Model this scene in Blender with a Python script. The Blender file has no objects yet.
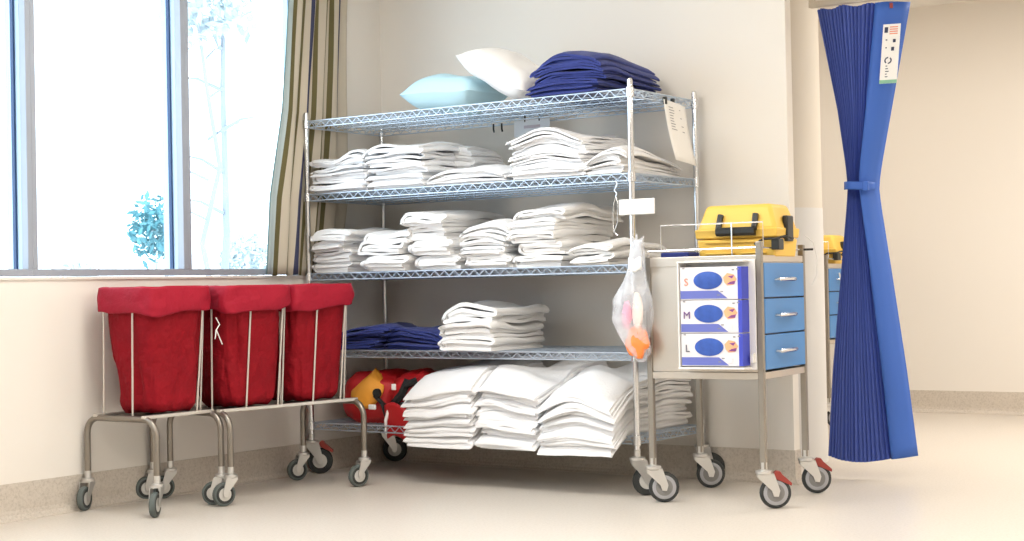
import bpy, math, random
from mathutils import Vector, Matrix, noise
PI = math.pi
C = bpy.context.scene.collection
RND = random.Random(7)

# ------------------------------------------------------------------ materials
def mat(name, col, rough=.6, metal=0., noise_scale=None, noise_amt=.08, bump=0., bump_scale=60, bump_dist=.01, alpha=1., trans=0., spec=.5, sheen=0., aniso=None):
    m = bpy.data.materials.new(name); m.use_nodes = True
    nt = m.node_tree; b = nt.nodes['Principled BSDF']
    c = (col[0], col[1], col[2], 1)
    b.inputs['Base Color'].default_value = c
    b.inputs['Roughness'].default_value = rough
    b.inputs['Metallic'].default_value = metal
    b.inputs['Specular IOR Level'].default_value = spec
    b.inputs['Alpha'].default_value = alpha
    if sheen: b.inputs['Sheen Weight'].default_value = sheen
    tc = nt.nodes.new('ShaderNodeTexCoord')
    if noise_scale:
        n = nt.nodes.new('ShaderNodeTexNoise'); n.inputs['Scale'].default_value = noise_scale; n.inputs['Detail'].default_value = 4
        nt.links.new(tc.outputs['Object'], n.inputs['Vector'])
        mx = nt.nodes.new('ShaderNodeMix'); mx.data_type = 'RGBA'
        mx.inputs[6].default_value = tuple(max(0, v*(1-noise_amt)) for v in col)+(1,)
        mx.inputs[7].default_value = tuple(min(1, v*(1+noise_amt)) for v in col)+(1,)
        nt.links.new(n.outputs['Fac'], mx.inputs[0]); nt.links.new(mx.outputs[2], b.inputs['Base Color'])
    if bump:
        n2 = nt.nodes.new('ShaderNodeTexNoise'); n2.inputs['Scale'].default_value = bump_scale; n2.inputs['Detail'].default_value = 5
        nt.links.new(tc.outputs['Object'], n2.inputs['Vector'])
        bp = nt.nodes.new('ShaderNodeBump'); bp.inputs['Strength'].default_value = bump; bp.inputs['Distance'].default_value = bump_dist
        nt.links.new(n2.outputs['Fac'], bp.inputs['Height']); nt.links.new(bp.outputs['Normal'], b.inputs['Normal'])
    if trans:
        out = nt.nodes['Material Output']; t = nt.nodes.new('ShaderNodeBsdfTranslucent'); t.inputs['Color'].default_value = c
        ms = nt.nodes.new('ShaderNodeMixShader'); ms.inputs[0].default_value = trans
        nt.links.new(b.outputs[0], ms.inputs[1]); nt.links.new(t.outputs[0], ms.inputs[2]); nt.links.new(ms.outputs[0], out.inputs['Surface'])
    return m

def speckle(name, base, dots, scale, rough, amt=.5):
    m = bpy.data.materials.new(name); m.use_nodes = True
    nt = m.node_tree; b = nt.nodes['Principled BSDF']; b.inputs['Roughness'].default_value = rough
    tc = nt.nodes.new('ShaderNodeTexCoord')
    n = nt.nodes.new('ShaderNodeTexNoise'); n.inputs['Scale'].default_value = scale; n.inputs['Detail'].default_value = 6; n.inputs['Roughness'].default_value = .75
    nt.links.new(tc.outputs['Object'], n.inputs['Vector'])
    r = nt.nodes.new('ShaderNodeValToRGB'); r.color_ramp.elements[0].position = .36; r.color_ramp.elements[1].position = .64
    r.color_ramp.elements[0].color = dots+(1,); r.color_ramp.elements[1].color = base+(1,)
    e = r.color_ramp.elements.new(.5); e.color = tuple(a*(1-amt*.5)+d*amt*.5 for a, d in zip(base, dots))+(1,)
    nt.links.new(n.outputs['Fac'], r.inputs[0]); nt.links.new(r.outputs[0], b.inputs['Base Color'])
    return m

M = {}
M['wall'] = mat('warm_wall_paint', (.80, .76, .705), .75, noise_scale=1.2, noise_amt=.015)
M['ceiling'] = mat('ceiling_paint', (.82, .80, .76), .8)
M['column'] = mat('column_paint', (.66, .61, .53), .7)
M['panel'] = mat('wall_protection_sheet', (.66, .65, .63), .45)
M['floor'] = speckle('vinyl_floor', (.68, .625, .56), (.58, .525, .46), 90, .36)
M['base'] = speckle('speckled_coved_skirting', (.62, .56, .49), (.46, .405, .34), 95, .5)
M['frame'] = mat('grey_window_frame', (.33, .36, .42), .45)
M['gasket'] = mat('blue_gasket', (.015, .05, .14), .5)
M['frame_blue'] = mat('pale_blue_window_reveal', (.45, .60, .75), .5)
M['chrome'] = mat('chrome_wire', (.74, .75, .77), .22, 1.0)
M['wire'] = mat('zinc_wire_window_tint', (.58, .66, .76), .34, .7)  # blue tint stands in for window light reflected by the wire
M['steel'] = mat('brushed_steel', (.62, .56, .49), .36, .9, noise_scale=3, noise_amt=.05)
M['leg_steel'] = mat('dull_leg_steel', (.33, .30, .26), .38, .85)
M['tube'] = mat('worn_steel_tube', (.29, .26, .225), .36, .9, noise_scale=12, noise_amt=.12)
M['rod'] = mat('thin_bright_rod', (.70, .66, .60), .35, .6)
M['castfork'] = mat('zinc_caster_fork', (.66, .65, .63), .33, .8)
M['rubber'] = mat('black_rubber', (.025, .028, .028), .6)
M['rubber_grey'] = mat('grey_rubber', (.10, .12, .115), .6)
M['hub_grey'] = mat('grey_wheel_hub', (.21, .205, .20), .5)
M['hub_ring'] = mat('light_grey_wheel_ring', (.36, .36, .38), .5)
M['hub_light'] = mat('pale_wheel_hub', (.60, .59, .56), .4, .3)
M['black'] = mat('black_plastic', (.018, .02, .02), .45)
M['redplastic'] = mat('red_plastic', (.30, .035, .025), .45)
M['linen'] = mat('white_cotton', (.83, .83, .84), .9, bump=.22, bump_scale=90, sheen=.2)
M['towel'] = mat('white_terry', (.85, .845, .84), .95, bump=.4, bump_scale=160, sheen=.3)
M['navy'] = mat('navy_cotton', (.018, .032, .19), .85, noise_scale=5, noise_amt=.18, bump=.25, bump_scale=40, sheen=.1)
M['pillow_blue'] = mat('pale_blue_pillow_cover', (.50, .74, .84), .6, noise_scale=4, noise_amt=.05)
M['pillow_white'] = mat('white_pillow_cover', (.88, .87, .86), .8)
M['red'] = mat('red_canvas', (.25, .004, .011), .78, noise_scale=8, noise_amt=.30, bump=1., bump_scale=7, bump_dist=.05, spec=.2)
M['red_cuff'] = mat('red_canvas_hem', (.33, .006, .024), .7, noise_scale=5, noise_amt=.14, bump=.8, bump_scale=12, bump_dist=.02, spec=.3)
M['redbag'] = mat('red_nylon', (.48, .008, .012), .55, bump=.4, bump_scale=10)
M['orange'] = mat('orange_yellow_nylon', (.80, .33, .03), .6, bump=.3, bump_scale=14)
M['strap'] = mat('black_webbing', (.012, .012, .013), .8)
M['drawer'] = mat('blue_drawer_front', (.06, .22, .52), .42)
M['yellow'] = mat('yellow_case_plastic', (.82, .52, .09), .5)
M['white'] = mat('white_plastic', (.80, .79, .77), .45)
M['paper'] = mat('white_paper', (.86, .85, .83), .8)
M['ink'] = mat('grey_print', (.25, .25, .28), .8)
M['inkdark'] = mat('dark_print', (.04, .05, .10), .8)
M['inkpink'] = mat('pink_print', (.75, .25, .35), .8)
M['box'] = mat('white_carton', (.74, .72, .75), .6)
M['boxblue'] = mat('blue_carton', (.045, .065, .50), .55)
M['boxblue2'] = mat('light_blue_carton', (.13, .16, .50), .55)
M['oval'] = mat('blue_glove_opening', (.03, .09, .40), .5, noise_scale=25, noise_amt=.5)
M['skin'] = mat('orange_printed_hand', (.85, .42, .22), .6)
M['purple'] = mat('purple_printed_glove', (.22, .06, .22), .6)
M['letter_s'] = mat('salmon_letter', (.80, .30, .20), .6)
M['letter_m'] = mat('violet_letter', (.16, .08, .25), .6)
M['letter_l'] = mat('grey_letter', (.10, .10, .14), .6)
M['drape'] = mat('blue_pleated_curtain', (.055, .095, .38), .6, trans=.10)
M['drape_light'] = mat('blue_curtain_edge_panel', (.045, .145, .56), .55, trans=.12)
M['rail'] = mat('cream_rail', (.62, .56, .47), .5)
M['beige'] = mat('beige_cabinet', (.74, .64, .51), .6)
M['leaf'] = mat('outdoor_leaves', (.09, .26, .30), .8, noise_scale=3, noise_amt=.4)
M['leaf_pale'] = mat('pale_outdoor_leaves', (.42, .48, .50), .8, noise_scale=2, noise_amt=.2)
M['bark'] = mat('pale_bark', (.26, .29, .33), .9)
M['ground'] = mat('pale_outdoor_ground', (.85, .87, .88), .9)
M['orange_content'] = mat('orange_plastic', (.95, .25, .05), .5)
M['pink_content'] = mat('pink_film', (.85, .35, .50), .5)

def plastic_film():
    m = bpy.data.materials.new('clear_plastic_film'); m.use_nodes = True; nt = m.node_tree
    b = nt.nodes['Principled BSDF']; b.inputs['Base Color'].default_value = (.85, .87, .92, 1); b.inputs['Roughness'].default_value = .15
    t = nt.nodes.new('ShaderNodeBsdfTransparent'); ms = nt.nodes.new('ShaderNodeMixShader')
    lw = nt.nodes.new('ShaderNodeTexNoise'); lw.inputs['Scale'].default_value = 9; lw.inputs['Detail'].default_value = 4
    tc = nt.nodes.new('ShaderNodeTexCoord'); nt.links.new(tc.outputs['Object'], lw.inputs['Vector'])
    mr = nt.nodes.new('ShaderNodeMapRange'); mr.inputs[1].default_value = .35; mr.inputs[2].default_value = .65; mr.inputs[3].default_value = .16; mr.inputs[4].default_value = .50
    nt.links.new(lw.outputs['Fac'], mr.inputs[0]); nt.links.new(mr.outputs[0], ms.inputs[0])
    nt.links.new(t.outputs[0], ms.inputs[1]); nt.links.new(b.outputs[0], ms.inputs[2])
    nt.links.new(ms.outputs[0], nt.nodes['Material Output'].inputs['Surface']); return m
M['film'] = plastic_film()

def glass():
    m = bpy.data.materials.new('clear_glass'); m.use_nodes = True; nt = m.node_tree
    for n in list(nt.nodes):
        if n.type != 'OUTPUT_MATERIAL': nt.nodes.remove(n)
    t = nt.nodes.new('ShaderNodeBsdfTransparent'); t.inputs[0].default_value = (.97, .99, 1, 1)
    g = nt.nodes.new('ShaderNodeBsdfGlossy'); g.inputs['Roughness'].default_value = .02
    ms = nt.nodes.new('ShaderNodeMixShader'); ms.inputs[0].default_value = .05
    nt.links.new(t.outputs[0], ms.inputs[1]); nt.links.new(g.outputs[0], ms.inputs[2]); nt.links.new(ms.outputs[0], nt.nodes['Material Output'].inputs['Surface'])
    return m
M['glass'] = glass()

def striped():
    m = bpy.data.materials.new('striped_beige_curtain'); m.use_nodes = True; nt = m.node_tree
    b = nt.nodes['Principled BSDF']; b.inputs['Roughness'].default_value = .85
    a = nt.nodes.new('ShaderNodeAttribute'); a.attribute_name = 'u'
    r = nt.nodes.new('ShaderNodeValToRGB'); r.color_ramp.interpolation = 'CONSTANT'
    beige = (.64, .57, .46, 1); olive = (.17, .145, .06, 1); navy = (.06, .065, .13, 1); pale = (.56, .63, .62, 1); grn = (.25, .38, .40, 1)  # pale edge stripe imitates window light shining through the cloth
    els = [(0, grn), (.02, pale), (.13, olive), (.185, beige), (.285, olive), (.34, beige), (.40, navy), (.45, beige), (.52, olive), (.56, beige), (.63, olive), (.67, beige), (.74, olive), (.78, beige), (.885, navy), (.925, beige)]
    r.color_ramp.elements[0].position = 0; r.color_ramp.elements[0].color = els[0][1]
    r.color_ramp.elements[1].position = els[1][0]; r.color_ramp.elements[1].color = els[1][1]
    for p_, c_ in els[2:]:
        e = r.color_ramp.elements.new(p_); e.color = c_
    nt.links.new(a.outputs['Fac'], r.inputs[0]); nt.links.new(r.outputs[0], b.inputs['Base Color'])
    t = nt.nodes.new('ShaderNodeBsdfTranslucent'); nt.links.new(r.outputs[0], t.inputs['Color'])
    ms = nt.nodes.new('ShaderNodeMixShader'); ms.inputs[0].default_value = .22
    nt.links.new(b.outputs[0], ms.inputs[1]); nt.links.new(t.outputs[0], ms.inputs[2]); nt.links.new(ms.outputs[0], nt.nodes['Material Output'].inputs['Surface'])
    return m
M['striped'] = striped()

# ------------------------------------------------------------------ mesh helpers
class MB:
    def __init__(s): s.v = []; s.f = []; s.mi = []; s.u = None; s.cur = 0
    def add(s, vs, fs):
        o = len(s.v); s.v += [tuple(v) for v in vs]; s.f += [tuple(o+i for i in f) for f in fs]; s.mi += [s.cur]*len(fs); return s
    def box(s, x0, x1, y0, y1, z0, z1):
        return s.add([(x0,y0,z0),(x1,y0,z0),(x1,y1,z0),(x0,y1,z0),(x0,y0,z1),(x1,y0,z1),(x1,y1,z1),(x0,y1,z1)],
                     [(0,3,2,1),(4,5,6,7),(0,1,5,4),(1,2,6,5),(2,3,7,6),(3,0,4,7)])
    def path(s, pts, r, n=8, closed=False):
        P = [Vector(p) for p in pts]; rings = []; N = len(P); up = None
        for i, p in enumerate(P):
            if closed: t = P[(i+1) % N]-P[i-1]
            else: t = P[min(i+1, N-1)]-P[max(i-1, 0)]
            t.normalize()
            if up is None: up = Vector((0, 0, 1)) if abs(t.z) < .9 else Vector((0, 1, 0))
            a = t.cross(up)
            if a.length < 1e-4: up = Vector((1, 0, 0)); a = t.cross(up)
            a.normalize(); b = a.cross(t); up = b
            rr = r[i] if isinstance(r, (list, tuple)) else r
            rings.append([p+a*(rr*math.cos(2*PI*(k+.5)/n))+b*(rr*math.sin(2*PI*(k+.5)/n)) for k in range(n)])
        vs = [v for R_ in rings for v in R_]; fs = []
        for i in range(N if closed else N-1):
            j = (i+1) % N
            for k in range(n):
                fs.append((i*n+k, i*n+(k+1) % n, j*n+(k+1) % n, j*n+k))
        if not closed:
            fs.append(tuple(range(n))); fs.append(tuple((N-1)*n+k for k in reversed(range(n))))
        return s.add(vs, fs)
    def tube(s, a, b, r, n=8): return s.path([a, b], r, n)
    def lathe(s, prof, c, axis='z', n=28, caps=True):
        # prof: (radius, height) pairs along axis
        vs = []; fs = []
        for r, h in prof:
            for k in range(n):
                a = 2*PI*k/n; q = (r*math.cos(a), r*math.sin(a), h)
                if axis == 'x': q = (q[2], q[0], q[1])
                if axis == 'y': q = (q[1], q[2], q[0])
                vs.append((c[0]+q[0], c[1]+q[1], c[2]+q[2]))
        for i in range(len(prof)-1):
            for k in range(n): fs.append((i*n+k, i*n+(k+1) % n, (i+1)*n+(k+1) % n, (i+1)*n+k))
        if caps:
            fs.append(tuple(reversed(range(n)))); fs.append(tuple((len(prof)-1)*n+k for k in range(n)))
        return s.add(vs, fs)
    def grid(s, fn, nu, nv, closed_u=False):
        vs = [fn(i/nu, j/nv) for j in range(nv+1) for i in range(nu+(0 if closed_u else 1))]
        w = nu+(0 if closed_u else 1); fs = []
        for j in range(nv):
            for i in range(nu):
                i2 = (i+1) % w if closed_u else i+1
                fs.append((j*w+i, j*w+i2, (j+1)*w+i2, (j+1)*w+i))
        return s.add(vs, fs)
    def build(s, name, m, parent=None, smooth=True, bevel=0, solid=0, subsurf=0, xf=None, flat_angle=40):
        me = bpy.data.meshes.new(name); me.from_pydata(s.v, [], s.f); me.update()
        import bmesh
        bm = bmesh.new(); bm.from_mesh(me); bmesh.ops.recalc_face_normals(bm, faces=bm.faces); bm.to_mesh(me); bm.free()
        for mm in (m if isinstance(m, (list, tuple)) else [m]): me.materials.append(mm)
        if isinstance(m, (list, tuple)): me.polygons.foreach_set('material_index', s.mi)
        if smooth:
            me.polygons.foreach_set('use_smooth', [True]*len(me.polygons))
            if flat_angle: me.set_sharp_from_angle(angle=math.radians(flat_angle))
        if s.u is not None:
            at = me.attributes.new('u', 'FLOAT', 'POINT'); at.data.foreach_set('value', s.u)
        o = bpy.data.objects.new(name, me); C.objects.link(o)
        if parent: o.parent = parent
        if xf: o.location = xf
        if solid:
            md = o.modifiers.new('thickness', 'SOLIDIFY'); md.thickness = solid; md.offset = 0
        if bevel:
            md = o.modifiers.new('bevel', 'BEVEL'); md.width = bevel; md.segments = 2; md.limit_method = 'ANGLE'
        if subsurf:
            md = o.modifiers.new('subsurf', 'SUBSURF'); md.levels = subsurf; md.render_levels = subsurf
        return o

def tag(o, label=None, cat=None, group=None, kind=None):
    if label: o['label'] = label
    if cat: o['category'] = cat
    if group: o['group'] = group
    if kind: o['kind'] = kind
    return o
def thing(name, loc, label, cat, rz=0, group=None):
    o = bpy.data.objects.new(name, None); C.objects.link(o); o.location = loc; o.rotation_euler = (0, 0, rz); o.empty_display_size = .05
    return tag(o, label, cat, group)
def struct(name, mb, m, **k):
    o = mb.build(name, m, smooth=k.pop('smooth', False), **k); o['kind'] = 'structure'; return o
def copy_tree(o, parent=None):
    c = o.copy(); C.objects.link(c); c.parent = parent
    for ch in list(o.children): copy_tree(ch, c)
    return c
def bx(*a): return MB().box(*a)
def arc(c, r, a0, a1, n, plane='xz'):
    out = []
    for i in range(n+1):
        a = a0+(a1-a0)*i/n; p = r*math.cos(a); q = r*math.sin(a)
        out.append((c[0]+p, c[1], c[2]+q) if plane == 'xz' else (c[0], c[1]+p, c[2]+q))
    return out
def text(name, body, size, loc, rot, m, parent):
    cu = bpy.data.curves.new(name, 'FONT'); cu.body = body; cu.size = size; cu.extrude = .0008; cu.align_x = 'CENTER'; cu.align_y = 'CENTER'
    t = bpy.data.objects.new(name, cu); C.objects.link(t)
    dg = bpy.context.evaluated_depsgraph_get()
    me = bpy.data.meshes.new_from_object(t.evaluated_get(dg)); bpy.data.objects.remove(t)
    me.materials.clear(); me.materials.append(m)
    o = bpy.data.objects.new(name, me); C.objects.link(o); o.parent = parent; o.location = loc; o.rotation_euler = rot
    return o

# ------------------------------------------------------------------ the room
X1, Y0, YF, ZC = 8.5, -9.5, 3.886, 2.764
SILL = .988; WEND = 2.335; WT = .06
struct('floor', bx(-.3, X1+.1, Y0-.1, YF+.1, -.1, 0), M['floor'])
struct('ceiling', bx(-.3, X1+.1, Y0-.1, YF+.1, ZC, ZC+.1), M['ceiling'])
mb = MB(); mb.box(-.14, 0, Y0, YF, 0, SILL-.004); mb.box(-.14, 0, -.60, YF, SILL-.004, ZC); mb.box(-.14, 0, Y0, -7.48, SILL-.004, ZC); mb.box(-.14, 0, -7.48, -.60, 2.62, ZC)
struct('wall_left', mb, M['wall'])
struct('wall_back', bx(0, WEND, 0, WT, 0, ZC), M['wall'])
struct('wall_far', bx(-.14, X1, YF, YF+.1, 0, ZC), M['wall'])
struct('wall_right', bx(X1, X1+.1, Y0, YF, 0, ZC), M['wall'])
struct('wall_rear', bx(-.14, X1, Y0-.1, Y0, 0, ZC), M['wall'])
BH = .150
def skirting(name, pts):
    # coved skirting: profile swept along a polyline on the floor; pts ordered so that the room is on the left
    prof = [(0, BH), (.005, BH), (.006, .04), (.010, .022), (.020, .008), (.036, .0015), (.036, 0), (0, 0)]
    mb = MB(); P = [Vector((p[0], p[1], 0)) for p in pts]; vs = []; n = len(prof)
    for i, p in enumerate(P):
        d1 = (P[i]-P[i-1]).normalized() if i else None; d2 = (P[i+1]-P[i]).normalized() if i < len(P)-1 else None
        n1 = Vector((-d1.y, d1.x, 0)) if d1 else None; n2 = Vector((-d2.y, d2.x, 0)) if d2 else None
        if n1 is None: nn = n2
        elif n2 is None: nn = n1
        else:
            nn = (n1+n2); nn = nn/ (nn.length**2)*2
        for o_, h in prof: vs.append(p+nn*o_+Vector((0, 0, h)))
    fs = []
    for i in range(len(P)-1):
        for k in range(n): fs.append((i*n+k, i*n+(k+1) % n, (i+1)*n+(k+1) % n, (i+1)*n+k))
    fs.append(tuple(range(n))); fs.append(tuple((len(P)-1)*n+k for k in range(n)))
    mb.add(vs, fs); return struct(name, mb, M['base'])
skirting('baseboard_left', [(0, 0), (0, Y0)])
skirting('baseboard_back', [(WEND, WT), (WEND, 0), (0, 0)])
skirting('baseboard_far', [(X1, YF), (-.0, YF)])
# round column behind the wall end, lower part wrapped in a protective sheet
CC = (1.935, .80); CR = .2
struct('trim_column', MB().lathe([(CR, 0), (CR, ZC)], (*CC, 0), n=64), M['column'], smooth=True)
struct('trim_column_sheet', MB().lathe([(CR+.003, .004), (CR+.003, 1.27)], (*CC, 0), n=64, caps=False), M['panel'], smooth=True)

# windows along the left wall
mull = [-.60, -1.4225, -2.288, -3.155, -4.02, -4.885, -5.75, -6.615, -7.48]
ZT = 2.62
for i in range(len(mull)-1):
    a, b = mull[i+1], mull[i]
    w = thing('window_%d' % (i+1), (0, (a+b)/2, SILL), None, None); w['kind'] = 'structure'
    h = (b-a)/2; H = ZT-SILL
    mb = MB(); mb.box(-.035, .004, -h, h, 0, .030); mb.box(-.035, .004, -h, h, H-.04, H)
    mb.box(-.035, .004, -h, -h+.025, .030, H-.04)
    mb.box(-.035, .004, h-.025, h, .030, H-.04)
    f = mb.build('window_frame', M['frame'], w, smooth=False, bevel=.002)
    g = MB(); g.box(-.075, -.070, -h+.025, h-.025, .030, H-.04)
    g.build('pane', M['glass'], w, smooth=False)
    r = MB(); r.box(-.125, -.0351, h-.025, h, .0, H); r.box(-.125, -.0351, -h, -h+.025, .0, H)
    r.build('window_reveal', M['frame_blue'], w, smooth=False)
    q = MB(); q.box(-.080, -.062, h-.034, h-.0251, .030, H-.04); q.build('gasket', M['gasket'], w, smooth=False)
struct('trim_window_board', bx(0, .008, -7.48, -.60, SILL-.014, SILL-.003), M['wall'])

# ------------------------------------------------------------------ outdoors
tag(bx(-60, -.6, -70, 60, -1.2, -1.15).build('outdoor_ground', M['ground'], smooth=False), kind='structure')
def tree(name, loc, h, tr, crown, m, label, seed, group=None, leafn=500, leaf=.14):
    rr = random.Random(seed); t = thing(name, loc, label, 'tree', group=group)
    mb = MB(); pts = [(rr.uniform(-.04, .04)*k, rr.uniform(-.04, .04)*k, h*k/6) for k in range(7)]
    mb.path(pts, [tr*(1-.1*k) for k in range(7)], 7)
    for k in range(5):
        a = rr.uniform(0, 2*PI); z = h*(.55+.09*k)
        mb.path([(0, 0, z), (math.cos(a)*crown[0]*.4, math.sin(a)*crown[1]*.4, z+.3*crown[2]), (math.cos(a)*crown[0]*.8, math.sin(a)*crown[1]*.8, z+.4*crown[2])], [tr*.4, tr*.25, tr*.1], 5)
    mb.build('trunk', M['bark'], t)
    lv = MB()
    for k in range(leafn):
        while True:
            p = Vector((rr.uniform(-1, 1), rr.uniform(-1, 1), rr.uniform(-1, 1)))
            if p.length < 1: break
        p *= (.8+.35*noise.noise(p*2+Vector((seed, 0, 0))))
        c = Vector((p.x*crown[0], p.y*crown[1], h+p.z*crown[2])); s = leaf*rr.uniform(.6, 1.3)
        a = Vector((rr.gauss(0, 1), rr.gauss(0, 1), rr.gauss(0, 1))).normalized()*s; b_ = Vector((rr.gauss(0, 1), rr.gauss(0, 1), rr.gauss(0, 1))).normalized()*s*.5
        lv.add([c-a, c-b_, c+a, c+b_], [(0, 1, 2, 3)])
    lv.build('foliage', m, t, smooth=False, flat_angle=0)
    return t
tree('garden_tree', (-7.0, 4.86, -1.15), 2.76, .04, (.42, .36, .40), M['leaf'], 'small teal green bushy tree outside the middle window pane', 3, leafn=620, leaf=.055)
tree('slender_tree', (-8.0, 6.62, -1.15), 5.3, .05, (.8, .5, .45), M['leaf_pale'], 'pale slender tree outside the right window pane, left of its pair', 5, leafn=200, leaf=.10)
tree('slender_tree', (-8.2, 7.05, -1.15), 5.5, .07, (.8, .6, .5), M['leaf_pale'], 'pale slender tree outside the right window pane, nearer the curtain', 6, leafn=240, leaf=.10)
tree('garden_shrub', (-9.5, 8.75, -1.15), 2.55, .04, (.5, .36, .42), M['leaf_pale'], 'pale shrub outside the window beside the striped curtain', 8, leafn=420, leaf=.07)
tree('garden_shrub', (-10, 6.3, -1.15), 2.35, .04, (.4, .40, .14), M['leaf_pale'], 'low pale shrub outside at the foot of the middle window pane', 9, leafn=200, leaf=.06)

# ------------------------------------------------------------------ casters
def caster(parent, x, y, ztop, ang, r, wid, tire, ring, hub, off, brake=False, name='caster', label=None):
    """swivel caster: fork is the part, wheel and pedal are its sub-parts. (x, y) = leg, wheel trails by off along ang"""
    ca, sa = math.cos(ang), math.sin(ang)
    def L(u, v, z): return (x+u*ca-v*sa, y+u*sa+v*ca, z)
    f = MB()
    def addl(vs, fs): f.add([L(*v) for v in vs], fs)
    f.lathe([(.014, ztop-.004), (.014, ztop+.03)], (x, y, 0), n=14)
    f.lathe([(r*.46, ztop-.018), (r*.54, ztop-.014), (r*.54, ztop-.004), (r*.34, ztop)], (x, y, 0), n=20)
    w2 = wid/2+.006
    for s in (-1, 1):
        o = s*w2; t = s*.003
        prof = [(-r*.44, ztop-.016), (r*.60, ztop-.016), (off+r*.26, r+.01), (off+r*.15, r-r*.22), (off-r*.15, r-r*.2), (off-r*.26, r+.01), (-r*.40, ztop-r*.5)]
        n = len(prof); vs = [(u, o, z) for u, z in prof]+[(u, o+t, z) for u, z in prof]
        fs = [tuple(range(n)), tuple(n+k for k in reversed(range(n)))]+[(k, (k+1) % n, n+(k+1) % n, n+k) for k in range(n)]
        addl(vs, fs)
    vs = []
    for u, v, z in [(-r*.44, -w2, ztop-.018), (r*.60, -w2, ztop-.018), (r*.60, w2, ztop-.018), (-r*.44, w2, ztop-.018)]: vs += [(u, v, z), (u, v, z+.004)]
    addl(vs, [(0, 2, 4, 6), (1, 7, 5, 3), (0, 1, 3, 2), (2, 3, 5, 4), (4, 5, 7, 6), (6, 7, 1, 0)])
    fo = f.build(name, M['castfork'], parent)
    if label: fo['label'] = label
    def disc(prof, m, nm, n=32):
        d = MB(); vs = []
        for rad, h in prof:
            for k in range(n):
                a = 2*PI*k/n; vs.append(L(off+rad*math.cos(a), h, r+rad*math.sin(a)))
        fs = []
        for i in range(len(prof)-1):
            for k in range(n): fs.append((i*n+k, i*n+(k+1) % n, (i+1)*n+(k+1) % n, (i+1)*n+k))
        if prof[0][0] > 0: fs.append(tuple(range(n))); fs.append(tuple((len(prof)-1)*n+k for k in range(n)))
        d.add(vs, fs); d.build(nm, m, fo)
    h = wid/2
    disc([(r*.78, -h*.9), (r*.92, -h*.85), (r*.985, -h*.5), (r, 0), (r*.985, h*.5), (r*.92, h*.85), (r*.78, h*.9)], tire, 'tyre')
    disc([(r*.60, -h*.96), (r*.76, -h*.96), (r*.78, -h*.9), (r*.78, h*.9), (r*.76, h*.96), (r*.60, h*.96)], ring, 'wheel_ring')
    disc([(r*.10, -h*1.12), (r*.14, -h*1.02), (r*.55, -h*.99), (r*.57, -h*.9), (r*.57, h*.9), (r*.55, h*.99), (r*.14, h*1.02), (r*.10, h*1.12)], hub, 'wheel_hub')
    if brake:
        p = MB(); vs = []
        pr = [(r*.55, ztop-.016), (r*.75, ztop-.004), (off+r*.30, ztop-.006), (off+r*.42, ztop-.018), (off+r*1.02, ztop-.052), (off+r*1.0, ztop-.064), (off+r*.60, ztop-.052), (r*.7, ztop-.036)]
        n = len(pr); vs = [(u, -.017, z) for u, z in pr]+[(u, .017, z) for u, z in pr]
        p.add([L(*v) for v in vs], [tuple(range(n)), tuple(n+k for k in reversed(range(n)))]+[(k, (k+1) % n, n+(k+1) % n, n+k) for k in range(n)])
        p.build('brake_pedal', M['redplastic'], fo, smooth=False, bevel=.002)
    return fo

# ------------------------------------------------------------------ wire shelving rack
RX, RY, RW, RD = .044, -.649, 1.856, .593
rack = thing('wire_shelving_rack', (RX, RY, 0), 'tall chrome wire shelving rack on casters, five shelves full of linen', 'shelving rack')
SH = [1.752, 1.388, .994, .615, .255]   # top of deck
for i, (x, y) in enumerate([(0, 0), (RW, 0), (RW, RD), (0, RD)]):
    mb = MB(); prof = [(.0127, .175)]
    z = .2
    while z < 1.775:
        prof += [(.0127, z)]; z += .2
    prof += [(.0127, 1.785), (.009, 1.793)]
    mb.lathe(prof, (x, y, 0), n=12); p = mb.build('post', M['chrome'], rack)
    rg = MB(); rg.lathe([(.0128, .222), (.0145, .222), (.0145, .228), (.0128, .228)], (x, y, 0), n=12, caps=False); rg.build('post_ring', M['black'], p)
for si, z in enumerate(SH):
    mb = MB(); r = .0032; zb = z-.034
    def truss(a, b, axis):
        L_ = abs(b[0]-a[0])+abs(b[1]-a[1]); n = int(L_/.0285); n += n % 2
        A = Vector(a); B = Vector(b)
        mb.tube((A.x, A.y, z-.003), (B.x, B.y, z-.003), r, 6); mb.tube((A.x, A.y, zb), (B.x, B.y, zb), r, 6)
        pts = [A.lerp(B, k/n)+Vector((0, 0, (z-.005) if k % 2 else (zb+.003))) for k in range(n+1)]
        mb.path([(p.x, p.y, p.z) for p in pts], .0026, 5)
    truss((.014, 0, 0), (RW-.014, 0, 0), 'x'); truss((.014, RD, 0), (RW-.014, RD, 0), 'x')
    truss((0, .014, 0), (0, RD-.014, 0), 'y'); truss((RW, .014, 0), (RW, RD-.014, 0), 'y')
    for k in (.25, .5, .75): truss((.01, RD*k, 0), (RW-.01, RD*k, 0), 'x')
    sh = mb.build('shelf', M['wire'], rack)
    dk = MB(); n = 74
    for k in range(1, n):
        xx = RW*k/n; dk.tube((xx, 0, z-.001), (xx, RD, z-.001), .0020, 4)
    dk.build('deck_wires', M['wire'], sh)
    for (x, y) in [(0, 0), (RW, 0), (RW, RD), (0, RD)]: MB().lathe([(.0132, z-.040), (.0185, z-.038), (.0165, z+.004), (.0132, z+.006)], (x, y, 0), n=14, caps=False).build('corner_sleeve', M['chrome'], sh)
A34 = math.radians(34)
for x, y, br, an in [(0, 0, True, 34), (RW, 0, False, 40), (RW, RD, False, 28), (0, RD, False, 30)]:
    caster(rack, x, y, .168, math.radians(an), .064, .030, M['rubber'], M['rubber'], M['hub_light'] if not br else M['hub_light'], .040, br)
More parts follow.
